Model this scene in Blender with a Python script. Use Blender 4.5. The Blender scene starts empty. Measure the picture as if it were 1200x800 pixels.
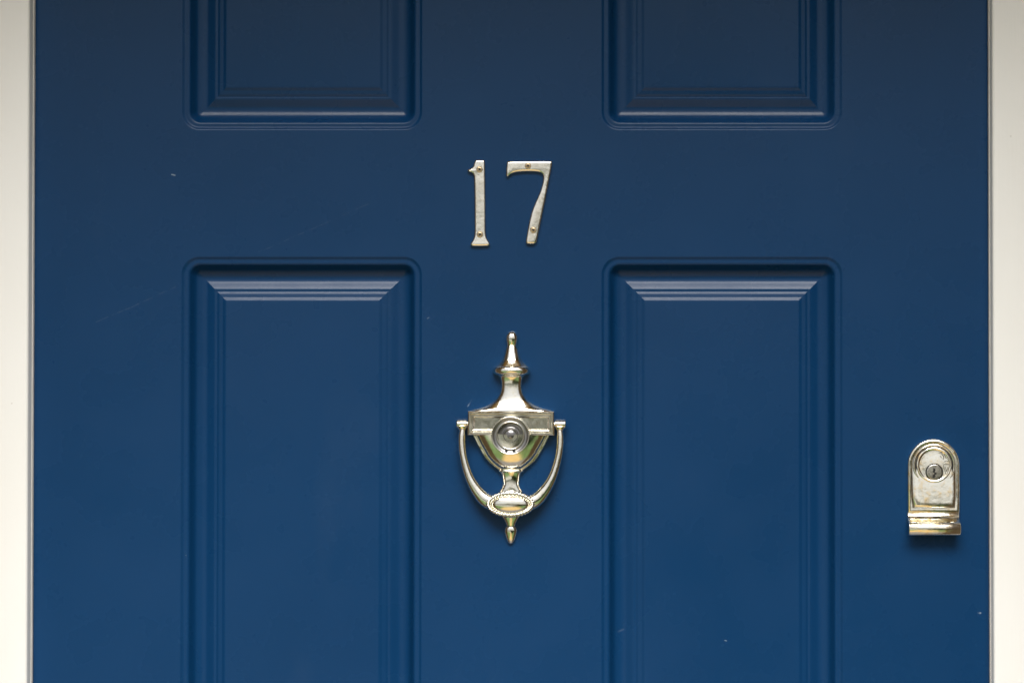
import bpy, bmesh, math, random
from mathutils import Vector, Matrix
random.seed(7)
sc = bpy.context.scene
C = sc.collection
R = math.radians
S = 0.00075            # metres per unit used for the door's fittings and mouldings
ZC = 1.45              # height above the step of the middle of the picture

# ------------------------------------------------------------------ camera
CAMX, CAMD, PITCH = 0.085, 2.5, 1.15
cam = bpy.data.cameras.new('camera'); cam_o = bpy.data.objects.new('camera', cam); C.objects.link(cam_o)
cam_o.location = (CAMX, -CAMD, ZC - CAMD * math.tan(R(PITCH)))
cam_o.rotation_euler = (R(90 + PITCH), 0, 0)
cam.sensor_width = 36
cam.lens = 36 * CAMD / math.cos(R(PITCH)) / 0.9
cam.shift_x = -CAMX / 0.9
cam.clip_start = 0.05; cam.clip_end = 500
sc.camera = cam_o

# ------------------------------------------------------------------ sky, sun, exposure
SUN_EL, SUN_AZ = 58, 3          # azimuth measured from straight in front of the door, towards the right
w = bpy.data.worlds.new('World'); sc.world = w; w.use_nodes = True
nt = w.node_tree; nt.nodes.clear()
wo = nt.nodes.new('ShaderNodeOutputWorld'); bg = nt.nodes.new('ShaderNodeBackground')
sky = nt.nodes.new('ShaderNodeTexSky'); sky.sky_type = 'NISHITA'; sky.sun_disc = False
sky.sun_elevation = R(SUN_EL); sky.sun_rotation = R(180 - SUN_AZ)
sky.dust_density = 4.0; sky.air_density = 1.0; sky.ozone_density = 1.0
hs = nt.nodes.new('ShaderNodeHueSaturation'); hs.inputs['Saturation'].default_value = 0.35   # thin high cloud
nt.links.new(sky.outputs[0], hs.inputs['Color']); nt.links.new(hs.outputs[0], bg.inputs[0])
bg.inputs[1].default_value = 0.055
nt.links.new(bg.outputs[0], wo.inputs[0])
sun = bpy.data.lights.new('sun', 'SUN'); so = bpy.data.objects.new('sun', sun); C.objects.link(so)
sun.energy = 3.2; sun.angle = R(48); sun.color = (1.0, 0.98, 0.94)
d = Vector((math.sin(R(SUN_AZ)) * math.cos(R(SUN_EL)), -math.cos(R(SUN_AZ)) * math.cos(R(SUN_EL)), math.sin(R(SUN_EL))))
so.rotation_euler = d.to_track_quat('Z', 'Y').to_euler()
so.location = (0, -3, 5)
sc.view_settings.view_transform = 'Standard'; sc.view_settings.look = 'None'
sc.view_settings.gamma = 1; sc.view_settings.exposure = 1.18
sc.cycles.max_bounces = 8

# ------------------------------------------------------------------ helpers
def link(name, me, mat=None, parent=None, smooth=True):
    if isinstance(me, bmesh.types.BMesh):
        bmesh.ops.recalc_face_normals(me, faces=me.faces)
        m = bpy.data.meshes.new(name); me.to_mesh(m); me.free(); me = m
    o = bpy.data.objects.new(name, me); C.objects.link(o)
    if mat: me.materials.append(mat)
    if parent: o.parent = parent
    for p in me.polygons: p.use_smooth = smooth
    return o
def sharpen(o, deg=40):
    bm = bmesh.new(); bm.from_mesh(o.data)
    for e in bm.edges:
        if len(e.link_faces) == 2 and e.calc_face_angle(0) > R(deg): e.smooth = False
    bm.to_mesh(o.data); bm.free(); return o
def thing(name, label, cat, loc=(0, 0, 0), group=None):
    o = bpy.data.objects.new(name, None); C.objects.link(o); o.location = loc
    o.empty_display_size = 0.03
    o['label'] = label; o['category'] = cat
    if group: o['group'] = group
    return o
def box(bm, x0, x1, y0, y1, z0, z1, bev=0.0, seg=2):
    vs = [bm.verts.new((x, y, z)) for z in (z0, z1) for y in (y0, y1) for x in (x0, x1)]
    q = [(0, 1, 3, 2), (4, 6, 7, 5), (0, 4, 5, 1), (2, 3, 7, 6), (0, 2, 6, 4), (1, 5, 7, 3)]
    fs = [bm.faces.new([vs[i] for i in f]) for f in q]
    if bev: bmesh.ops.bevel(bm, geom=list({e for f in fs for e in f.edges}), offset=bev, segments=seg, affect='EDGES', profile=0.5)
def loft(bm, rings, closed=True, cap0=False, cap1=False):
    vr = [[bm.verts.new(p) for p in r] for r in rings]
    n = len(vr[0])
    for a, b in zip(vr, vr[1:]):
        for i in range(n if closed else n - 1):
            j = (i + 1) % n
            bm.faces.new((a[i], a[j], b[j], b[i]))
    if cap0: bm.faces.new(vr[0])
    if cap1: bm.faces.new(vr[-1])
    return vr
def lathe_y(bm, cx, cz, prof, n=64, sx=1, sz=1, cap=True):
    """prof: (radius, depth towards the viewer) in units"""
    rings = []
    for r, dp in prof:
        rings.append([(cx + sx * r * math.cos(2 * math.pi * i / n), -dp, cz + sz * r * math.sin(2 * math.pi * i / n)) for i in range(n)])
    loft(bm, rings, True, False, cap)
def X(px): return (px - 600) * S
def Z(py): return ZC + (400 - py) * S

# ------------------------------------------------------------------ materials
def mat(name):
    m = bpy.data.materials.new(name); m.use_nodes = True
    nt = m.node_tree; b = nt.nodes['Principled BSDF']
    return m, nt, b
def N(nt, t, **k):
    n = nt.nodes.new(t)
    for a, v in k.items():
        if a in n.inputs.keys() if isinstance(a, str) else False: n.inputs[a].default_value = v
        else: setattr(n, a, v)
    return n
def mth(nt, op, a, b=None, c=None, clamp=False):
    n = nt.nodes.new('ShaderNodeMath'); n.operation = op; n.use_clamp = clamp
    for i, v in enumerate((a, b, c)):
        if v is None: continue
        if isinstance(v, (int, float)): n.inputs[i].default_value = v
        else: nt.links.new(v, n.inputs[i])
    return n.outputs[0]
def coords(nt, scale=(1, 1, 1)):
    g = nt.nodes.new('ShaderNodeNewGeometry')
    mp = nt.nodes.new('ShaderNodeMapping'); mp.inputs['Scale'].default_value = scale
    nt.links.new(g.outputs['Position'], mp.inputs['Vector']); return mp.outputs[0]
def noise(nt, scale, detail=3, rough=0.5, stretch=(1, 1, 1), dist=0):
    n = nt.nodes.new('ShaderNodeTexNoise'); n.inputs['Scale'].default_value = scale
    n.inputs['Detail'].default_value = detail; n.inputs['Roughness'].default_value = rough
    n.inputs['Distortion'].default_value = dist
    nt.links.new(coords(nt, stretch), n.inputs['Vector']); return n.outputs['Fac']
def ramp(nt, fac, stops):
    r = nt.nodes.new('ShaderNodeValToRGB'); cr = r.color_ramp
    while len(cr.elements) < len(stops): cr.elements.new(0.5)
    for e, (p, c) in zip(cr.elements, stops):
        e.position = p; e.color = (c[0], c[1], c[2], 1) if isinstance(c, tuple) else (c, c, c, 1)
    nt.links.new(fac, r.inputs[0]); return r.outputs[0]
def mix(nt, fac, a, b):
    n = nt.nodes.new('ShaderNodeMix'); n.data_type = 'RGBA'
    if isinstance(fac, (int, float)): n.inputs[0].default_value = fac
    else: nt.links.new(fac, n.inputs[0])
    for s, v in ((6, a), (7, b)):
        if isinstance(v, tuple): n.inputs[s].default_value = (*v, 1)
        else: nt.links.new(v, n.inputs[s])
    return n.outputs[2]
def bump(nt, b, h, strength, dist, prev=None):
    n = nt.nodes.new('ShaderNodeBump'); n.inputs['Strength'].default_value = strength; n.inputs['Distance'].default_value = dist
    nt.links.new(h, n.inputs['Height'])
    if prev: nt.links.new(prev, n.inputs['Normal'])
    nt.links.new(n.outputs[0], b.inputs['Normal']); return n.outputs[0]

def segments_mask(nt, segs):
    """fine scratches and chips in the paint: (px,py,px,py,half width mm)"""
    g = nt.nodes.new('ShaderNodeNewGeometry'); sp = nt.nodes.new('ShaderNodeSeparateXYZ')
    nt.links.new(g.outputs['Position'], sp.inputs[0]); x, z = sp.outputs[0], sp.outputs[2]
    tot = None
    wob = mth(nt, 'MULTIPLY', mth(nt, 'SUBTRACT', noise(nt, 25, 2), 0.5), 0.004)
    z = mth(nt, 'ADD', z, wob)
    brk = ramp(nt, noise(nt, 180, 3, 0.7), [(0.42, 0.0), (0.56, 1.0)])
    for a, b_, c, d_, hw, st in segs:
        ax, az, cx, cz = X(a), Z(b_), X(c), Z(d_)
        L = math.hypot(cx - ax, cz - az); ux, uz = (cx - ax) / L, (cz - az) / L
        rx = mth(nt, 'SUBTRACT', x, ax); rz = mth(nt, 'SUBTRACT', z, az)
        t = mth(nt, 'ADD', mth(nt, 'MULTIPLY', rx, ux), mth(nt, 'MULTIPLY', rz, uz))
        q = mth(nt, 'ABSOLUTE', mth(nt, 'SUBTRACT', mth(nt, 'MULTIPLY', rx, uz), mth(nt, 'MULTIPLY', rz, ux)))
        inn = mth(nt, 'MULTIPLY', mth(nt, 'GREATER_THAN', t, 0), mth(nt, 'LESS_THAN', t, L))
        m = mth(nt, 'MULTIPLY', mth(nt, 'MULTIPLY', mth(nt, 'LESS_THAN', q, hw / 1000), inn), st)
        tot = m if tot is None else mth(nt, 'MAXIMUM', tot, m)
    return mth(nt, 'MULTIPLY', tot, brk)

def make_paint():
    m, nt, b = mat('blue_gloss_paint')
    base = ramp(nt, noise(nt, 3.5, 4, 0.55), [(0.3, (0.0025, 0.0345, 0.107)), (0.7, (0.0036, 0.040, 0.122))])
    # tiny dust specks
    v = nt.nodes.new('ShaderNodeTexVoronoi'); v.inputs['Scale'].default_value = 42
    nt.links.new(coords(nt, (1, 0.02, 1)), v.inputs['Vector'])
    sp = nt.nodes.new('ShaderNodeSeparateColor'); nt.links.new(v.outputs['Color'], sp.inputs[0])
    size = mth(nt, 'MULTIPLY', mth(nt, 'GREATER_THAN', sp.outputs[0], 0.955), mth(nt, 'MULTIPLY', sp.outputs[1], 0.022))
    dust = mth(nt, 'LESS_THAN', v.outputs['Distance'], size)
    dust = mth(nt, 'MULTIPLY', dust, 0.38)
    v2 = nt.nodes.new('ShaderNodeTexVoronoi'); v2.inputs['Scale'].default_value = 110
    nt.links.new(coords(nt, (1, 0.02, 1.3)), v2.inputs['Vector'])
    sp2 = nt.nodes.new('ShaderNodeSeparateColor'); nt.links.new(v2.outputs['Color'], sp2.inputs[0])
    d2 = mth(nt, 'LESS_THAN', v2.outputs['Distance'], mth(nt, 'MULTIPLY', mth(nt, 'GREATER_THAN', sp2.outputs[0], 0.9), mth(nt, 'MULTIPLY', sp2.outputs[2], 0.035)))
    dust = mth(nt, 'MAXIMUM', dust, mth(nt, 'MULTIPLY', d2, 0.16))
    scr = segments_mask(nt, [(302, 296, 432, 239, .2, .09), (112, 378, 206, 336, .22, .10), (200, 205, 205, 206.2, .5, .5),
                             (1145, 717.5, 1149, 718.2, .7, .45), (500.5, 372.5, 503, 371, .4, .25), (849, 750, 852, 751, .4, .4),
                             (724, 741, 733, 737, .7, .07), (553, 468, 548, 476, .4, .3)])
    f = mth(nt, 'MAXIMUM', dust, scr)
    sm = ramp(nt, noise(nt, 9, 5, 0.6, (1, 1, 0.35)), [(0.58, 0.0), (0.85, 0.02)])       # faint chalky bloom
    f = mth(nt, 'MAXIMUM', f, sm)
    nt.links.new(mix(nt, f, base, (0.45, 0.52, 0.6)), b.inputs['Base Color'])
    nt.links.new(ramp(nt, noise(nt, 14, 4, 0.6), [(0.3, 0.24), (0.7, 0.32)]), b.inputs['Roughness'])
    b.inputs['Specular IOR Level'].default_value = 0.255
    h = noise(nt, 260, 3, 0.5, (1, 1, 0.12)); n1 = bump(nt, b, h, 0.16, 0.0004)
    bump(nt, b, noise(nt, 22, 2), 0.25, 0.0007, n1)
    return m
def make_frame_paint():
    m, nt, b = mat('white_frame_paint')
    base = ramp(nt, noise(nt, 5, 4, 0.6, (1, 1, 0.5)), [(0.35, (0.83, 0.82, 0.79)), (0.65, (0.86, 0.855, 0.835))])
    dirt = ramp(nt, noise(nt, 150, 3, 0.7, (1, 1, 0.6)), [(0.70, 0.0), (0.77, 0.55)])
    gate = ramp(nt, noise(nt, 14, 3), [(0.48, 0.0), (0.6, 1.0)])
    f = mth(nt, 'MULTIPLY', dirt, gate)
    nt.links.new(mix(nt, f, base, (0.30, 0.26, 0.2)), b.inputs['Base Color'])
    b.inputs['Roughness'].default_value = 0.42
    n1 = bump(nt, b, noise(nt, 60, 4, 0.6, (6, 6, 0.25)), 0.35, 0.0005)
    bump(nt, b, noise(nt, 220, 2), 0.15, 0.0004, n1)
    return m
def make_metal(name, col, tarn, rough=(0.1, 0.26), amt=0.6, bs=0.25):
    m, nt, b = mat(name); b.inputs['Metallic'].default_value = 1
    t = ramp(nt, noise(nt, 130, 4, 0.65), [(0.5, 0.0), (0.68, amt)])
    c = mix(nt, t, col, tarn)
    fine = ramp(nt, noise(nt, 900, 3, 0.7), [(0.62, 0.0), (0.74, 0.55)])
    c = mix(nt, fine, c, (tarn[0] * .45, tarn[1] * .42, tarn[2] * .4))
    nt.links.new(c, b.inputs['Base Color'])
    nt.links.new(ramp(nt, noise(nt, 220, 4, 0.6), [(0.35, rough[0]), (0.7, rough[1])]), b.inputs['Roughness'])
    n1 = bump(nt, b, noise(nt, 130, 3), bs, 0.0006)
    bump(nt, b, noise(nt, 1300, 2, 0.6), 0.25, 0.00015, n1)
    return m
def plain(name, col, rough=0.6, metal=0, scale=60, var=0.25, bs=0.2, bd=0.001, stretch=(1, 1, 1)):
    m, nt, b = mat(name)
    lo = tuple(c * (1 - var) for c in col); hi = tuple(min(1, c * (1 + var)) for c in col)
    nt.links.new(ramp(nt, noise(nt, scale, 4, 0.6, stretch), [(0.3, lo), (0.7, hi)]), b.inputs['Base Color'])
    b.inputs['Roughness'].default_value = rough; b.inputs['Metallic'].default_value = metal
    bump(nt, b, noise(nt, scale * 3, 3, 0.6, stretch), bs, bd); return m
PAINT = make_paint(); FRAME = make_frame_paint()
METAL = make_metal('polished_nickel', (0.96, 0.92, 0.81), (0.70, 0.58, 0.34), (0.1, 0.22), 0.4)
DIGIT = make_metal('worn_chrome', (0.96, 0.92, 0.82), (0.62, 0.55, 0.42), (0.13, 0.24), 0.5, 0.35)
LOCKM = make_metal('lock_metal', (0.98, 0.94, 0.82), (0.92, 0.66, 0.32), (0.12, 0.26), 0.85, 0.4)
RIM = make_metal('dull_steel', (0.34, 0.33, 0.325), (0.25, 0.24, 0.23), (0.3, 0.42), 0.4)
BRASS = make_metal('brass_screw', (0.56, 0.43, 0.27), (0.28, 0.2, 0.12), (0.28, 0.45), 0.6)
DARK = plain('dark_recess', (0.012, 0.011, 0.01), 0.7)
SEAL = plain('pale_seal', (0.75, 0.73, 0.7), 0.5, scale=30, var=0.08)

# ------------------------------------------------------------------ setting (seen only in the reflections and as bounced light)
def brick_mat(name, c1, c2, mort, sc_=1, rough=0.8):
    m, nt, b = mat(name)
    t = nt.nodes.new('ShaderNodeTexBrick'); t.inputs['Scale'].default_value = sc_
    t.inputs['Color1'].default_value = (*c1, 1); t.inputs['Color2'].default_value = (*c2, 1); t.inputs['Mortar'].default_value = (*mort, 1)
    t.inputs['Brick Width'].default_value = 0.22; t.inputs['Row Height'].default_value = 0.075; t.inputs['Mortar Size'].default_value = 0.006
    return m, nt, b, t
def setting():
    m, nt, b = mat('lawn_grass')
    nt.links.new(ramp(nt, noise(nt, 30, 5, 0.7), [(0.3, (0.03, 0.075, 0.012)), (0.7, (0.09, 0.16, 0.03))]), b.inputs['Base Color']); b.inputs['Roughness'].default_value = 0.8
    bump(nt, b, noise(nt, 120, 3), 0.8, 0.02)
    bm = bmesh.new(); box(bm, -60, 60, -60, 30, -0.4, -0.16)
    g = link('ground', bm, m, smooth=False); g['kind'] = 'structure'
    m2, nt, b, t = brick_mat('ochre_paving', (0.40, 0.265, 0.075), (0.32, 0.21, 0.06), (0.25, 0.2, 0.12))
    nt.links.new(coords(nt), t.inputs['Vector']); nt.links.new(t.outputs['Color'], b.inputs['Base Color']); b.inputs['Roughness'].default_value = 0.8
    bm = bmesh.new(); box(bm, -0.75, 0.75, -5.2, -1.25, -0.3, -0.12)
    p = link('path', bm, m2, smooth=False); p['kind'] = 'structure'
    bm = bmesh.new(); box(bm, -1.6, 1.6, -1.25, 0.3, -0.3, -0.004, 0.01)
    p = link('doorstep', bm, plain('dark_stone_step', (0.07, 0.062, 0.055), 0.6, scale=10), smooth=False); p['kind'] = 'structure'
    m3 = plain('pale_pavement', (0.28, 0.27, 0.26), 0.85, scale=8)
    bm = bmesh.new(); box(bm, -60, 60, -11.0, -6.2, -0.3, -0.12)
    p = link('pavement', bm, m3, smooth=False); p['kind'] = 'structure'
    # brick front wall round the frame; unseen porch hood shaped to shade the door
    m4, nt, b, t = brick_mat('warm_brick', (0.17, 0.10, 0.04), (0.13, 0.075, 0.03), (0.1, 0.085, 0.06))
    mp = nt.nodes.new('ShaderNodeMapping'); mp.inputs['Rotation'].default_value = (R(90), 0, 0)
    nt.links.new(coords(nt), mp.inputs[0]); nt.links.new(mp.outputs[0], t.inputs['Vector']); nt.links.new(t.outputs['Color'], b.inputs['Base Color']); b.inputs['Roughness'].default_value = 0.85
    bm = bmesh.new()
    box(bm, -4, -0.56, -0.10, 0.2, -0.15, 5); box(bm, 0.56, 4, -0.10, 0.2, -0.15, 5); box(bm, -0.56, 0.56, -0.10, 0.2, 2.17, 5); box(bm, -0.90, -0.62, -0.60, -0.103, -0.15, 2.248); box(bm, 0.62, 0.90, -0.60, -0.103, -0.15, 2.248)  # includes side piers added to block side light and reflect dark in the mouldings
    o = link('wall', bm, m4, smooth=False); o['kind'] = 'structure'
    m5 = plain('ochre_hood_paint', (0.82, 0.48, 0.11), 0.6, scale=6, var=0.1)  # ochre saturated to bounce warm light onto the top of the door
    bm = bmesh.new(); box(bm, -0.9, 0.9, -0.60, -0.102, 2.25, 2.35, 0.01)
    o = link('porch_ceiling', bm, m5, smooth=False); o['kind'] = 'structure'
    for nm, x0, x1, h, col, lb in (('house', -22.0, -3.4, 2.3, (0.84, 0.83, 0.8), 'unseen pale house added for reflections, left of the buff one'), ('house', -3.4, 20.0, 2.5, (0.78, 0.74, 0.66), 'unseen buff house added for reflections, right of the pale one')):
        t = thing(nm, lb, 'house', ((x0 + x1) / 2, -15, -0.12)); wd = (x1 - x0) / 2  # unseen houses put in to set the horizon brightness that paint and metal reflect
        bm = bmesh.new(); box(bm, -wd + .01, wd - .01, -6, 0, 0, h); link('wall', bm, plain(nm + '_wall', col, 0.85, scale=5), t, False)
        bm = bmesh.new(); loft(bm, [[(-wd, .4, h + .01), (-wd, -3, h + 0.7), (-wd, -6.4, h + .01)], [(wd, .4, h + .01), (wd, -3, h + 0.7), (wd, -6.4, h + .01)]], True, True, True)
        link('roof', bm, plain('pale_roof', (0.42, 0.41, 0.4), 0.7, scale=8), t, False)
        k = -wd + 1.6
        while k < wd - 1.5:
            for zz in ((1.0,) if h < 5 else (1.0, 3.9)):
                bm = bmesh.new(); box(bm, k, k + 1.2, -.1, .03, zz, zz + 1.0); link('window', bm, plain('window_glass', (0.03, 0.035, 0.04), 0.1), t, False)
            k += 3.4
setting()
def hedge():
    m = plain('hedge_leaves', (0.035, 0.075, 0.018), 0.6, scale=20, var=0.5)
    bm = bmesh.new(); rnd = random.Random(3)
    box(bm, 0.25, 6.0, -5.9, -5.3, -0.16, 0.95)  # hedge placed out of view to darken reflections on the right panels
    for _ in range(5000):
        side = rnd.random()
        if side < 0.6: c = Vector((rnd.uniform(0.15, 6.1), -5.3 + rnd.gauss(0.03, .04), rnd.uniform(-.1, 1.02)))
        elif side < 0.9: c = Vector((rnd.uniform(0.15, 6.1), rnd.uniform(-5.95, -5.25), 0.95 + rnd.gauss(0.03, .04)))
        else: c = Vector((0.22 + rnd.gauss(0, .04), rnd.uniform(-5.95, -5.25), rnd.uniform(-.1, 1.02)))
        q = Matrix.Rotation(rnd.uniform(0, 6.28), 3, 'Z') @ Matrix.Rotation(rnd.uniform(-1.2, 1.2), 3, 'X')
        s_ = rnd.uniform(.03, .06)
        bm.faces.new([bm.verts.new(c + q @ Vector(v) * s_) for v in ((-.5, 0, 0), (0, 0, -1), (.5, 0, 0), (0, 0, 1))])
    o = link('hedge', bm, m, smooth=False); o['kind'] = 'stuff'; o['label'] = 'unseen green hedge added to darken reflections in the door'; o['category'] = 'hedge'
hedge()

# ------------------------------------------------------------------ door with moulded panels
DOOR_L, DOOR_R = 39.6, 1158.6
PROF = [(0, 0), (0.4, -0.1), (1.0, -0.45), (2.8, -1.8), (3.4, -2.05), (5.2, -2.05), (7.0, -1.95), (7.8, -2.05), (9.2, -2.75), (10.0, -3.7),
        (11.2, -6.0), (12.6, -8.8), (14.0, -11.2), (15.4, -13.2), (16.8, -14.4), (19.3, -15.4), (22.2, -16.35), (23.6, -16.6), (26.4, -16.6), (28.2, -16.4), (29.6, -15.9),
        (31.5, -15.0), (33.5, -14.05), (35.5, -13.1), (37.3, -12.35), (38.5, -12.1), (39.3, -12.35), (40.5, -12.35), (41.2, -12.1), (42.4, -11.4), (43.5, -11.0), (46.9, -11.0), (47.8, -10.7),
        (49.4, -9.85), (50.8, -9.2), (52.0, -9.1)]      # distance in from the outer edge, relief (units)
NCOR = 10
def rrect(x0, x1, y0, y1, r, dep):
    """closed ring in world space, pixel-unit rectangle with corner radius r (y down)"""
    pts = []
    r = max(r, 0.02)
    for cx, cy, a0 in ((x1 - r, y0 + r, -90), (x1 - r, y1 - r, 0), (x0 + r, y1 - r, 90), (x0 + r, y0 + r, 180)):
        for k in range(NCOR + 1):
            a = R(a0 + 90 * k / NCOR)
            pts.append((X(cx + r * math.cos(a)), -dep * S, Z(cy + r * math.sin(a))))
    return pts
door = thing('front_door', 'dark blue front door with four moulded raised panels showing, between white frame posts', 'door', (X(599), 0, 0))
DL = door.location
def at_door(bm):
    bmesh.ops.translate(bm, verts=bm.verts, vec=-DL); return bm
cols = [(212.2, 494.6), (704.6, 987.6)]
rows = [(-190, 152.0), (300.6, 1150), (1290, 2140)]
def doorleaf():
    bm = bmesh.new()
    M_ = 6
    xs = [DOOR_L + 2.5] + [v for c in cols for v in (c[0] - M_, c[1] + M_)] + [DOOR_R - 2.5]
    ys = [-390] + [v for r in rows for v in (r[0] - M_, r[1] + M_)] + [2330]
    for i in range(len(xs) - 1):
        for j in range(len(ys) - 1):
            if i % 2 == 1 and j % 2 == 1:
                a = rrect(xs[i], xs[i + 1], ys[j], ys[j + 1], 0, 0)
                b = rrect(xs[i] + M_, xs[i + 1] - M_, ys[j] + M_, ys[j + 1] - M_, 21, 0)
                loft(bm, [a, b])
            else:
                bm.faces.new([bm.verts.new((X(x), 0, Z(y))) for x, y in ((xs[i], ys[j]), (xs[i + 1], ys[j]), (xs[i + 1], ys[j + 1]), (xs[i], ys[j + 1]))])
    # eased edges and the slab's sides and back
    rings = [[(X(x), yy, Z(y)) for x, y in ((xs[0] - e, ys[0] - e), (xs[-1] + e, ys[0] - e), (xs[-1] + e, ys[-1] + e), (xs[0] - e, ys[-1] + e))]
             for e, yy in ((0, 0), (1.2, 0.0003), (2.1, 0.001), (2.5, 0.002), (2.5, 0.044))]
    loft(bm, rings, True, False, True)
    bmesh.ops.remove_doubles(bm, verts=bm.verts, dist=1e-6)
    at_door(bm)
    bmesh.ops.recalc_face_normals(bm, faces=bm.faces)
    return sharpen(link('door_leaf', bm, PAINT, door), 50)
doorleaf()
for (y0, y1) in rows:
    for (x0, x1) in cols:
        bm = bmesh.new(); rings = []
        for dd, h in PROF:
            r = 21 - 0.86 * dd if dd < 10 else max(0, 12.4 * (1 - (dd - 10) / 13.0))
            rings.append(rrect(x0 + dd, x1 - dd, y0 + dd, y1 - dd, r, h))
        loft(bm, rings, True, False, True)
        at_door(bm)
        sharpen(link('door_panel', bm, PAINT, door), 38)

# ------------------------------------------------------------------ door frame
fr = thing('door_frame', 'white painted wooden door frame standing around the blue door', 'door frame', (0, 0, 0))
FH = 0.020
bm = bmesh.new(); box(bm, X(-110), X(DOOR_L - 1.1), -FH, 0.09, -0.002, 2.12, 0.0026, 3)
link('side_post', bm, FRAME, fr)
bm = bmesh.new(); box(bm, X(DOOR_R + 1.3), X(1310), -FH, 0.09, -0.002, 2.12, 0.0026, 3)
link('side_post', bm, FRAME, fr)
bm = bmesh.new(); box(bm, X(DOOR_L - 1.0), X(DOOR_R + 1.2), -FH + 0.001, 0.09, 2.045, 2.119, 0.0026, 3)
link('top_rail', bm, FRAME, fr)
bm = bmesh.new(); box(bm, X(DOOR_L - 1.05), X(DOOR_L - 0.2), -0.004, 0.05, 0.002, 2.044, 0.0002, 2)
link('weather_seal', bm, SEAL, fr)
bm = bmesh.new(); box(bm, X(DOOR_R + 0.4), X(DOOR_R + 1.25), -0.004, 0.05, 0.002, 2.044, 0.0002, 2)
link('weather_seal', bm, SEAL, fr)

# ------------------------------------------------------------------ house number
def offset_poly(pts, o):
    n = len(pts); out = []
    area = sum(pts[i][0] * pts[(i + 1) % n][1] - pts[(i + 1) % n][0] * pts[i][1] for i in range(n))
    s = 1 if area > 0 else -1
    for i in range(n):
        p0, p1, p2 = Vector(pts[i - 1]), Vector(pts[i]), Vector(pts[(i + 1) % n])
        d1 = (p1 - p0).normalized(); d2 = (p2 - p1).normalized()
        n1 = Vector((-d1.y, d1.x)) * s; n2 = Vector((-d2.y, d2.x)) * s
        m = (n1 + n2); m = m.normalized() if m.length > 1e-4 else n1
        k = 1 / max(0.45, m.dot(n1))
        best = 1e9
        for j in range(n):
            if j in (i, (i - 1) % n, (i - 2) % n, (i + 1) % n): continue
            a, b = Vector(pts[j]), Vector(pts[(j + 1) % n]); e = b - a
            den = m.x * e.y - m.y * e.x
            if abs(den) < 1e-9: continue
            w_ = a - p1
            t = (w_.x * e.y - w_.y * e.x) / den; u = (w_.x * m.y - w_.y * m.x) / den
            if t > 0 and 0 <= u <= 1: best = min(best, t)
        o_k = min(o * k, 0.38 * best, o * 1.5) if o > 0 else o * k
        out.append((p1.x + m.x * o_k, p1.y + m.y * o_k))
    return out
def smooth_poly(pts, it=1, keep=()):
    for _ in range(it):
        out = []
        for i in range(len(pts)):
            a, b = Vector(pts[i]), Vector(pts[(i + 1) % len(pts)])
            out += [tuple(a.lerp(b, .22)), tuple(a.lerp(b, .78))]
        pts = out
    return pts
def plate(bm, pts, ox, oy, prof):
    rings = [[((x - ox) * S, -dp * S, (oy - y) * S) for x, y in offset_poly(pts, o)] for o, dp in prof]
    vr = loft(bm, rings)
    from mathutils.geometry import tessellate_polygon
    for t in tessellate_polygon([[Vector((p[0], p[2], 0)) for p in rings[-1]]]):
        try: bm.faces.new([vr[-1][i] for i in t])
        except ValueError: pass
def screw(parent, x, y, base, ox, oy, r=3.4):
    t = link_screw(x - ox, oy - y, base, r, parent)
    return t
def link_screw(lx, lz, base, r, parent):
    bm = bmesh.new()
    lathe_y(bm, lx * S, lz * S, [(a * S, b * S) for a, b in ((r + 1.1, base - .15), (r + 1.0, base + .25), (r + .5, base + .35), (r + .05, base + .05), (r - .2, base + .5), (r * .6, base + .3), (0.02, base + .2))], 28)
    o = link('screw', bm, BRASS, parent)
    bm = bmesh.new(); a = random.uniform(0, 1.5)
    for q in (0, math.pi / 2):
        b2 = bmesh.new(); box(b2, -1.5 * S, 1.5 * S, -(base + .6) * S, -(base + .1) * S, -.6 * S, .6 * S)
        bmesh.ops.rotate(b2, verts=b2.verts, cent=(0, 0, 0), matrix=Matrix.Rotation(a + q, 3, 'Y'))
        if q: bmesh.ops.translate(b2, verts=b2.verts, vec=(0, -0.00004, 0))
        bmesh.ops.translate(b2, verts=b2.verts, vec=(lx * S, 0, lz * S))
        me = bpy.data.meshes.new('t'); b2.to_mesh(me); b2.free(); bm.from_mesh(me); bpy.data.meshes.remove(me)
    link('cross_slot', bm, DARK, o, False)
    return o
DP = [(0, 0), (0, 3.4), (0.2, 4.2), (0.5, 4.6), (1.9, 5.15), (2.3, 5.2)]
one = [(558.5, 187.4), (565.5, 187.4), (568.3, 188.3), (568.4, 195), (568.7, 215), (569.0, 255), (569.1, 272), (569.8, 278), (572.3, 282.5), (574.2, 285.5), (573.6, 288.2), (562, 288.7), (552.2, 288.4),
       (551.2, 285.9), (553.8, 282), (556.0, 277), (556.3, 270), (556.1, 240), (555.7, 212), (555.4, 207), (554.4, 203.8), (552.0, 202.2), (548.2, 201.2), (547.6, 199.0), (551.6, 197.6), (554.4, 195.4), (555.4, 191), (556.6, 188.3)]
seven = [(595.0, 189.0), (620, 188.7), (646.2, 188.6), (647.3, 189.4), (646.8, 194), (643.8, 210), (640.0, 230), (635.3, 253), (631.0, 274), (629.3, 283), (627.0, 285.9), (620, 286.0), (616.6, 285.3),
         (616.0, 283), (617.6, 274), (620.3, 259), (623.3, 247), (627.8, 236), (632.6, 225.5), (635.6, 216), (636.9, 208), (635.8, 203.8), (632.5, 201.8), (625, 200.9), (612, 201.0), (604, 201.9), (598.8, 203.8), (595.4, 207.2), (593.0, 206.6), (593.2, 198), (593.8, 190)]
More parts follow.
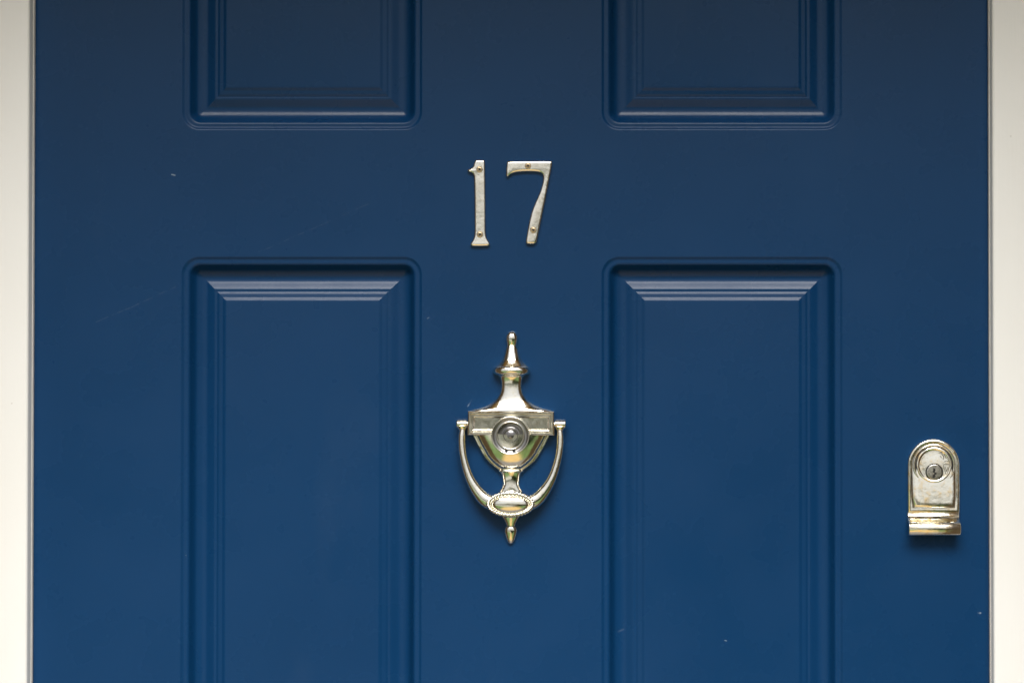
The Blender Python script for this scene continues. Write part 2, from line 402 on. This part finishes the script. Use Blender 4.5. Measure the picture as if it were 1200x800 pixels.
def digit(name, label, pts, screws):
    xs = [p[0] for p in pts]; ys = [p[1] for p in pts]; ox, oy = (min(xs) + max(xs)) / 2, max(ys)
    t = thing(name, label, 'house number', (X(ox), 0, Z(oy)), 'metal digits of the house number')
    bm = bmesh.new(); plate(bm, smooth_poly(pts), ox, oy, DP)
    sharpen(link('digit_body', bm, DIGIT, t), 60)
    for x, y in screws: screw(t, x, y, 5.5, ox, oy, 2.7)
digit('house_number', 'silver metal digit 1 screwed to the blue door, beside the 7', one, [(561.9, 198.8), (562.5, 275.0)])
digit('house_number', 'silver metal digit 7 screwed to the blue door, beside the 1', seven, [(618.8, 194.6), (625.0, 269.8)])

# ------------------------------------------------------------------ door knocker
KX, KY = 598.8, 637
kn = thing('door_knocker', 'polished silver urn door knocker with peephole and swinging ring on the door centre', 'door knocker', (X(KX), 0, Z(KY)))
kn.rotation_euler = (0, R(0.25), 0)
def kx(v): return v * S
def kz(py): return (KY - py) * S
def half_lathe(bm, prof, n=40, power=1.0, rim=0.0):
    """prof: (py, half width, depth); half-round relief against the door"""
    rings = []
    for py, hw, dp in prof:
        pts = []
        for i in range(n + 1):
            a = math.pi * i / n
            c, s_ = math.cos(a), math.sin(a)
            pts.append((kx(hw * c), -dp * S * (0.28 + 0.72 * abs(s_) ** power) if 0 < i < n else -dp * S * 0.28, kz(py)))
        pts = [(pts[0][0], 0, pts[0][2])] + pts + [(pts[-1][0], 0, pts[-1][2])]
        rings.append(pts)
    loft(bm, rings, False, True, True)
def spline(prof, sub=4):
    out = []
    n = len(prof)
    for i in range(n - 1):
        p0, p1, p2, p3 = prof[max(i - 1, 0)], prof[i], prof[i + 1], prof[min(i + 2, n - 1)]
        for k in range(sub):
            t = k / sub
            out.append(tuple(0.5 * ((2 * b) + (-a + c) * t + (2 * a - 5 * b + 4 * c - d_) * t * t + (-a + 3 * b - 3 * c + d_) * t ** 3) for a, b, c, d_ in zip(p0, p1, p2, p3)))
    out.append(prof[-1]); return out
bm = bmesh.new()
half_lathe(bm, spline([(387.8, .6, 1.5), (388.6, 3.2, 4), (390.5, 5.6, 6.5), (394, 7.0, 8), (398, 7.2, 8.2), (402, 6.5, 7.6), (404.6, 6.1, 7.0)], 4))
half_lathe(bm, spline([(404.6, 6.1, 7.0), (408, 7.3, 8.5), (413, 8.6, 10), (418, 10.2, 11.5), (422, 12.0, 13), (426, 15.4, 15), (429.4, 19.3, 17)], 4))
sharpen(link('finial', bm, METAL, kn), 60)
bm = bmesh.new()
half_lathe(bm, spline([(429.4, 19.3, 17), (430.4, 20.6, 18.6), (432.5, 21.7, 19.8), (435, 22.0, 20), (437.6, 20.9, 19), (439.4, 18.4, 17)], 4))
half_lathe(bm, spline([(439.4, 16.8, 15), (442, 14.2, 13), (448, 12.6, 12), (455, 12.7, 12), (461, 14.2, 12.6), (467, 18.0, 13.6), (472, 23.4, 15), (476, 31.0, 16.4), (478.6, 39.5, 17.4), (480.2, 46, 17.8), (481.6, 49.4, 18)], 4), power=0.7)
sharpen(link('urn_neck', bm, METAL, kn), 60)
# bowl: flat rim line round a domed belly
def bowl(bm):
    prof = spline([(508.5, 46.0, 1), (513, 43.6, 1), (520, 40.2, 1), (527, 36.2, 1), (534, 32.2, 1), (540, 27.2, 1), (545, 21.6, 1), (548.6, 16.9, 1), (550.4, 14.6, 1)], 4)
    rings = []
    n = 36
    for py, hw, _ in prof:
        t = (py - 508.5) / 42.0
        row = [(-hw, 0), (-hw, 5.0), (-hw + .8, 6.4), (-hw + 2.2, 6.8), (-hw + 3.3, 6.2), (-hw + 3.9, 5.4)]
        inner = hw - 4.2; dm = 5.4 + 15.5 * math.sqrt(max(0, 1 - t ** 2.6)) * 0.95
        arc = []
        for i in range(1, n):
            a = math.pi * i / n
            arc.append((-inner * math.cos(a), 5.2 + (dm - 5.2) * math.sin(a) ** 0.85))
        row = row + arc + [(-x, d_) for x, d_ in reversed(row)]
        rings.append([(kx(x), -d_ * S, kz(py)) for x, d_ in row])
    loft(bm, rings, False, True, True)
bm = bmesh.new(); bowl(bm); sharpen(link('urn_bowl', bm, METAL, kn), 50)
bm = bmesh.new()
half_lathe(bm, spline([(549.6, 14.8, 9.5), (551, 15.2, 10.2), (552.4, 14.9, 10), (553.4, 13.2, 9)], 4))
half_lathe(bm, spline([(553.4, 12.8, 8.6), (556.5, 11.2, 8), (562, 10.2, 7.6), (567, 9.8, 7.8), (571, 11.4, 8), (577, 14, 8), (600, 13.0, 8), (604, 11.6, 8.6), (608, 8.9, 8.2), (612, 6.9, 7.4), (615.5, 5.7, 6.6)], 4))
half_lathe(bm, spline([(615.5, 5.9, 6.8), (617.5, 7.2, 7.8), (621, 8.0, 8.2), (625, 7.4, 7.8), (629, 6.2, 7), (633, 4.6, 5.6), (635.6, 2.8, 4), (637, 0.5, 1.5)], 4))
sharpen(link('urn_stem', bm, METAL, kn), 60)
# rectangular crossbar
def frame_rings(hw, hh, cy, prof):
    return [[(kx(sx * (hw - o)), -dp * S, kz(cy + sy * (hh - o))) for sx, sy in ((-1, -1), (1, -1), (1, 1), (-1, 1))] for o, dp in prof]
bm = bmesh.new()
loft(bm, frame_rings(50.3, 14.0, 495.6, [(0, 0), (0, 16.0), (.5, 17.4), (1.4, 18), (2.9, 18), (3.3, 17.5), (3.5, 16.6), (4.1, 16.6), (4.5, 17.0), (5.8, 17.0), (6.2, 16.8), (7.4, 15.6), (7.8, 15.2)]), True, False, True)
sharpen(link('crossbar', bm, METAL, kn, False), 12)
# peephole
VX, VY = -0.3, 509.8
base = 15.5
v = None
bm = bmesh.new()
lathe_y(bm, kx(VX), kz(VY), [(r * S, (base + h) * S) for r, h in ((22.2, -13), (22.2, 6.2), (21.9, 7.0), (21.1, 7.4), (20.3, 7.2), (19.9, 6.4), (17.3, 5.6), (16.6, 5.9), (16.3, 6.7), (15.6, 6.9), (15.1, 6.4), (14.9, 3.0), (14.6, 2.0))], 72, cap=True)
pe = sharpen(link('peephole', bm, RIM, kn), 50)
bm = bmesh.new()
tor = [(21.6 + .75 * math.cos(a), 7.4 + .75 * math.sin(a)) for a in [2 * math.pi * i / 10 for i in range(11)]]
lathe_y(bm, kx(VX), kz(VY), [(r * S, (base + h) * S) for r, h in tor], 72, cap=False)
tor = [(15.9 + .6 * math.cos(a), 6.8 + .6 * math.sin(a)) for a in [2 * math.pi * i / 10 for i in range(11)]]
lathe_y(bm, kx(VX), kz(VY), [(r * S, (base + h) * S) for r, h in tor], 72, cap=False)
link('bright_ring', bm, METAL, pe)
def lens_mat():
    m, nt, b = mat('peephole_glass')
    b.inputs['Base Color'].default_value = (0.20, 0.19, 0.185, 1); b.inputs['Metallic'].default_value = 0.75
    b.inputs['Roughness'].default_value = 0.16
    b.inputs['Coat Weight'].default_value = 1.0; b.inputs['Coat Roughness'].default_value = 0.04
    bump(nt, b, noise(nt, 500, 3), 0.15, 0.0003)
    return m
bm = bmesh.new()
lathe_y(bm, kx(VX), kz(VY), [(r * S, (base + h) * S) for r, h in ((14.5, 3.2), (12.5, 2.9), (10.5, 2.8), (9.2, 3.0), (8.7, 4.2), (8.0, 4.6), (7.3, 4.2), (6.8, 3.4), (6.0, 3.4), (4.8, 4.3), (3.2, 4.8), (1.8, 5.0), (.2, 5.1))], 56)
ln = link('lens', bm, lens_mat(), pe)
bm = bmesh.new()
for a in (-105, -77):
    b2 = bmesh.new(); box(b2, -1.5 * S, 1.5 * S, -(base + 6.9) * S, -(base + 5) * S, -1.1 * S, 1.1 * S, .2 * S)
    bmesh.ops.rotate(b2, verts=b2.verts, cent=(0, 0, 0), matrix=Matrix.Rotation(R(-a - 90), 3, 'Y'))
    bmesh.ops.translate(b2, verts=b2.verts, vec=(kx(VX + 18.3 * math.cos(R(a))), 0, kz(VY - 18.3 * math.sin(R(a)))))
    me = bpy.data.meshes.new('t'); b2.to_mesh(me); b2.free(); bm.from_mesh(me); bpy.data.meshes.remove(me)
link('spanner_slot', bm, DARK, pe, False)
# swinging ring
def sweep(bm, path, n=20, up=Vector((0, -1, 0))):
    """path: (x, y(depth), z, r_in_plane, r_depth) in metres"""
    rings = []
    for i, p in enumerate(path):
        a = Vector(path[max(i - 1, 0)][:3]); b = Vector(path[min(i + 1, len(path) - 1)][:3])
        t = (b - a).normalized(); s_ = t.cross(up).normalized(); u = s_.cross(t).normalized()
        c = Vector(p[:3])
        rings.append([tuple(c + s_ * p[3] * math.cos(2 * math.pi * k / n) + u * p[4] * math.sin(2 * math.pi * k / n)) for k in range(n)])
    loft(bm, rings, True, True, True)
arm = [(56.8, 503, 9.5, 3.7, 4), (57.5, 510, 10.5, 4.3, 4.4), (57.5, 520, 11, 4.5, 4.6), (56.2, 532, 11.5, 4.6, 4.8), (53.2, 545, 12, 4.9, 5), (48.8, 558, 12.5, 5.5, 5.4), (43.0, 569, 13, 6.4, 5.8), (36.5, 578, 13.5, 7.5, 6.2), (29.5, 585, 14, 8.3, 6.6), (20, 589.3, 14, 8.8, 6.6), (8, 590, 14, 8.5, 6.5), (0, 590, 14, 8.5, 6.5)]
arm = spline(arm, 4)
full = [(-a[0],) + a[1:] for a in arm] + arm[::-1][1:]
bm = bmesh.new()
sweep(bm, [(kx(x), -d_ * S, kz(y), r1 * S, r2 * S) for x, y, d_, r1, r2 in full], 22)
ring = link('knocker_ring', bm, METAL, kn)
def oval(bm, cy, prof, hwf=1, n=80):
    rings = []
    for hw, hh, dp in prof:
        rings.append([(kx(hw * math.cos(2 * math.pi * i / n)), -dp * S, kz(cy - hh * math.sin(2 * math.pi * i / n))) for i in range(n)])
    loft(bm, rings, True, True, True)
MC = 589.8
bm = bmesh.new()
oval(bm, MC, [(27.6, 14.6, 10), (28.4, 15.2, 14), (28.2, 15.1, 18), (27.2, 14.2, 20.2), (24.5, 12.6, 20.6), (22.6, 11.4, 20.2), (22.0, 11.0, 20.4), (21.2, 10.4, 21.6), (18.8, 9.0, 23.2), (14.5, 6.8, 24.5), (9, 4.2, 25.2), (4, 1.8, 25.5), (.3, .2, 25.55)])
md = link('medallion', bm, METAL, ring)
bm = bmesh.new(); n1, n2 = 420, 12; rings = []
for i in range(n1):
    t = 2 * math.pi * i / n1
    cx, cy = 25.6 * math.cos(t), 12.6 * math.sin(t)
    nx, ny = math.cos(t) / 25.6, math.sin(t) / 12.6; L = math.hypot(nx, ny); nx /= L; ny /= L
    # arc-length-even twist
    rr = []
    for k in range(n2):
        ph = 2 * math.pi * k / n2
        r = 2.5 * (1 + 0.2 * math.cos(2 * (ph) - 36 * t))
        rr.append((kx(cx + nx * r * math.cos(ph)), -(20.4 + r * math.sin(ph)) * S, (KY - MC + cy + ny * r * math.cos(ph)) * S))
    rings.append(rr)
rings.append(rings[0]); loft(bm, rings); bmesh.ops.remove_doubles(bm, verts=bm.verts, dist=1e-7)
link('rope_border', bm, METAL, md)
# hinge barrels either side of the crossbar
for sgn in (-1, 1):
    bm = bmesh.new()
    pr = [(0.3, 64.2), (3.6, 64.2), (4.9, 63.5), (5.2, 62.7), (5.2, 52.0), (4.4, 51.4), (3.0, 51.2), (3.0, 49.5)]
    n = 28; rings = []
    for r, x in pr:
        rings.append([(kx(sgn * x), (-9.6 + r * math.cos(2 * math.pi * i / n)) * S, kz(496.6) + r * S * math.sin(2 * math.pi * i / n)) for i in range(n)])
    loft(bm, rings, True, True, True)
    # eye of the ring under the barrel
    rings = []
    for x, y, d_, r in ((57.2, 499.2, 9.6, 6.1), (57.2, 501.6, 9.6, 5.8), (57.2, 503.4, 9.6, 4.6), (57.2, 504.6, 9.6, 3.8)):
        rings.append([(kx(sgn * (x + r * math.cos(2 * math.pi * i / n))), (-d_ + 0.9 * r * math.sin(2 * math.pi * i / n)) * S, kz(y)) for i in range(n)])
    loft(bm, rings, True, True, True)
    sharpen(link('hinge_pin', bm, METAL, kn), 50)

# ------------------------------------------------------------------ cylinder lock with finger pull
LX, LY = 1093.2, 626
lk = thing('door_lock', 'polished silver round-topped lock plate with key cylinder near the right door edge', 'lock', (X(LX), 0, Z(LY)))
def lx(v): return (v - LX) * S
def lz(v): return (LY - v) * S
arch = [(1062.8, 600.2), (1062.8, 560)] + [(1093.2 - 30.4 * math.cos(math.pi * k / 36), 544.6 - 30.6 * math.sin(math.pi * k / 36)) for k in range(37)] + [(1123.6, 560), (1123.6, 600.2)]
bm = bmesh.new()
plate(bm, arch, LX, LY, [(0, 0), (0, 4.6), (.4, 5.8), (1.3, 6.5), (2.4, 6.7), (3.6, 6.6), (5.2, 6.1), (6.2, 6.2)])
bp = sharpen(link('lock_plate', bm, LOCKM, lk), 45)
# low swelling on the plate under the cylinder
bm = bmesh.new()
rings = []
for o, dp in ((0, 6.0), (.6, 6.8), (1.8, 7.5), (3.5, 7.9), (6, 8.1)):
    pts = [(1069.5 + o, 593.5 - o), (1067.2 + o, 580)] + [(1093.2 - (26.4 - o) * math.cos(math.pi * k / 30), 545.0 - (26.0 - o) * math.sin(math.pi * k / 30)) for k in range(31)] + [(1119.2 - o, 580), (1117.4 - o, 593.5 - o)]
    rings.append([(lx(x), -(dp + 0.1 * (y - 545)) * S, lz(y)) for x, y in pts])
vr = loft(bm, rings); f = bm.faces.new(vr[-1]); bmesh.ops.triangulate(bm, faces=[f])
sharpen(link('raised_shield', bm, LOCKM, bp), 60)
# cylinder
bm = bmesh.new()
lathe_y(bm, lx(1093.3), lz(544.6), [(r * S, h * S) for r, h in ((25.2, 7.6), (24.9, 8.8), (24.0, 9.6), (23.0, 9.5), (22.2, 8.6))], 72, cap=False)
link('cylinder_collar', bm, LOCKM, bp)
bm = bmesh.new()
lathe_y(bm, lx(1093.3), lz(544.4), [(r * S, h * S) for r, h in ((22.3, 8.3), (22.3, 8.9), (21.0, 8.5))], 72, cap=True)
link('gap_ring', bm, DARK, bp)
bm = bmesh.new()
lathe_y(bm, lx(1093.3), lz(544.2), [(r * S, h * S) for r, h in ((20.7, 8), (20.7, 9.4), (20.3, 10.2), (19.5, 10.6), (18.6, 10.5), (17.8, 10.0), (16.8, 9.9), (11, 10.35), (5, 10.6), (0.2, 10.7))], 72, cap=True)
for v in bm.verts:      # the turned face leans back a little
    if v.co.y < -9.5 * S: v.co.y -= 0.055 * (lz(544.2) - v.co.z)
cyl = sharpen(link('key_cylinder', bm, LOCKM, lk), 50)
bm = bmesh.new()
lathe_y(bm, lx(1093.3), lz(552.6), [(r * S, h * S) for r, h in ((10.3, 10.2), (10.3, 11.0), (9.2, 11.0))], 48, cap=True)
link('plug_gap', bm, DARK, cyl)
PLUG = make_metal('key_plug_metal', (0.66, 0.63, 0.56), (0.5, 0.42, 0.3), (0.22, 0.34), 0.4, 0.2)
bm = bmesh.new()
lathe_y(bm, lx(1093.3), lz(552.6), [(r * S, h * S) for r, h in ((8.9, 10.4), (8.9, 11.6), (8.5, 11.88), (8.0, 11.9), (.2, 11.92))], 48, cap=True)
plug = sharpen(link('key_plug', bm, PLUG, cyl), 50)
kh = [(-.4, -4.6, .8), (-.1, -3.6, .95), (.1, -2.4, 1.0), (-.5, -1.3, 1.0), (-1.0, -.4, .95), (.2, .3, 1.0), (1.3, .9, 1.0), (1.2, 1.9, 1.0), (.1, 2.7, 1.1), (-.7, 3.6, 1.1), (-.9, 5.0, 1.1), (-.8, 6.5, 1.0)]
bm = bmesh.new(); rings = []
for x, y, r in kh:
    r *= 1.3
    rings.append([((x - r) * S + lx(1093.3), -12.12 * S, lz(552.6 + y)), ((x + r) * S + lx(1093.3), -12.12 * S, lz(552.6 + y)), ((x + r) * S + lx(1093.3), -11.5 * S, lz(552.6 + y)), ((x - r) * S + lx(1093.3), -11.5 * S, lz(552.6 + y))])
loft(bm, rings, True, True, True)
link('keyhole', bm, DARK, cyl, False)
# stamped maker's mark on the cylinder face (worn, unreadable strokes)
ENG = make_metal('stamped_metal', (0.5, 0.46, 0.38), (0.3, 0.24, 0.15), (0.25, 0.4), 0.5)
strokes = [[(1103.7, 543.8), (1107.6, 557.2)], [(1107.6, 557.2), (1111.4, 543.8)], [(1104.6, 543.4), (1110.8, 543.4)], [(1106.2, 546.5), (1107.6, 552)], [(1107.6, 552), (1109.2, 546.5)],
           [(1102.2, 531.5), (1104.6, 534.5), (1103.6, 538)], [(1104.8, 531.8), (1107.6, 536.5)], [(1105, 540.2), (1110, 539.4)], [(1108.4, 534.5), (1110.6, 538.2)], [(1098.5, 530.2), (1101.8, 529.4), (1102.6, 531.6)], [(1100.3, 533.6), (1102, 536)]]
bm = bmesh.new()
for j, st in enumerate(strokes):
    for (a, b_) in zip(st, st[1:]):
        dx, dy = b_[0] - a[0], b_[1] - a[1]; L = math.hypot(dx, dy); nx, ny = -dy / L * .38, dx / L * .38
        h = (10.78 + 0.02 * (j % 5)) * S
        lo, hi = -10.2 * S, -h
        q = [(a[0] + nx, a[1] + ny), (b_[0] + nx, b_[1] + ny), (b_[0] - nx, b_[1] - ny), (a[0] - nx, a[1] - ny)]
        loft(bm, [[(lx(x), lo, lz(y)) for x, y in q], [(lx(x), hi, lz(y)) for x, y in q]], True, False, True)
link('stamped_mark', bm, ENG, cyl, False)
# finger pull
pp = [(599.0, 0.3), (599.4, 4.6), (600.3, 5.1), (601.0, 5.2), (602.2, 5.6), (603.6, 6.3), (605.0, 7.4), (606.4, 8.9), (607.7, 10.8), (608.8, 13.0), (609.7, 15.6), (610.3, 18.0), (612.2, 20.6), (614.4, 22.0), (617.2, 22.6), (620.4, 22.3), (623.2, 21.2), (625.2, 19.6), (626.2, 17.6), (625.6, 16.4),
      (622.5, 16.6), (618.5, 16.2), (615, 14), (612.6, 10.2), (611.2, 5.0), (609.5, 2.4), (606.6, 0.3)]
x0, x1 = 1062.4, 1123.0
bm = bmesh.new(); rings = []
cyc = (sum(p[0] for p in pp) / len(pp), sum(p[1] for p in pp) / len(pp))
for x, sh in ((x0, .9), (x0 + .35, .35), (x0 + 1.0, 0), (x1 - 1.0, 0), (x1 - .35, .35), (x1, .9)):
    r = []
    off = offset_poly(pp, sh) if sh else pp
    r = [(lx(x), -p[1] * S, lz(p[0])) for p in off]
    rings.append(r)
loft(bm, rings, True, True, True)
sharpen(link('finger_pull', bm, LOCKM, lk), 50)
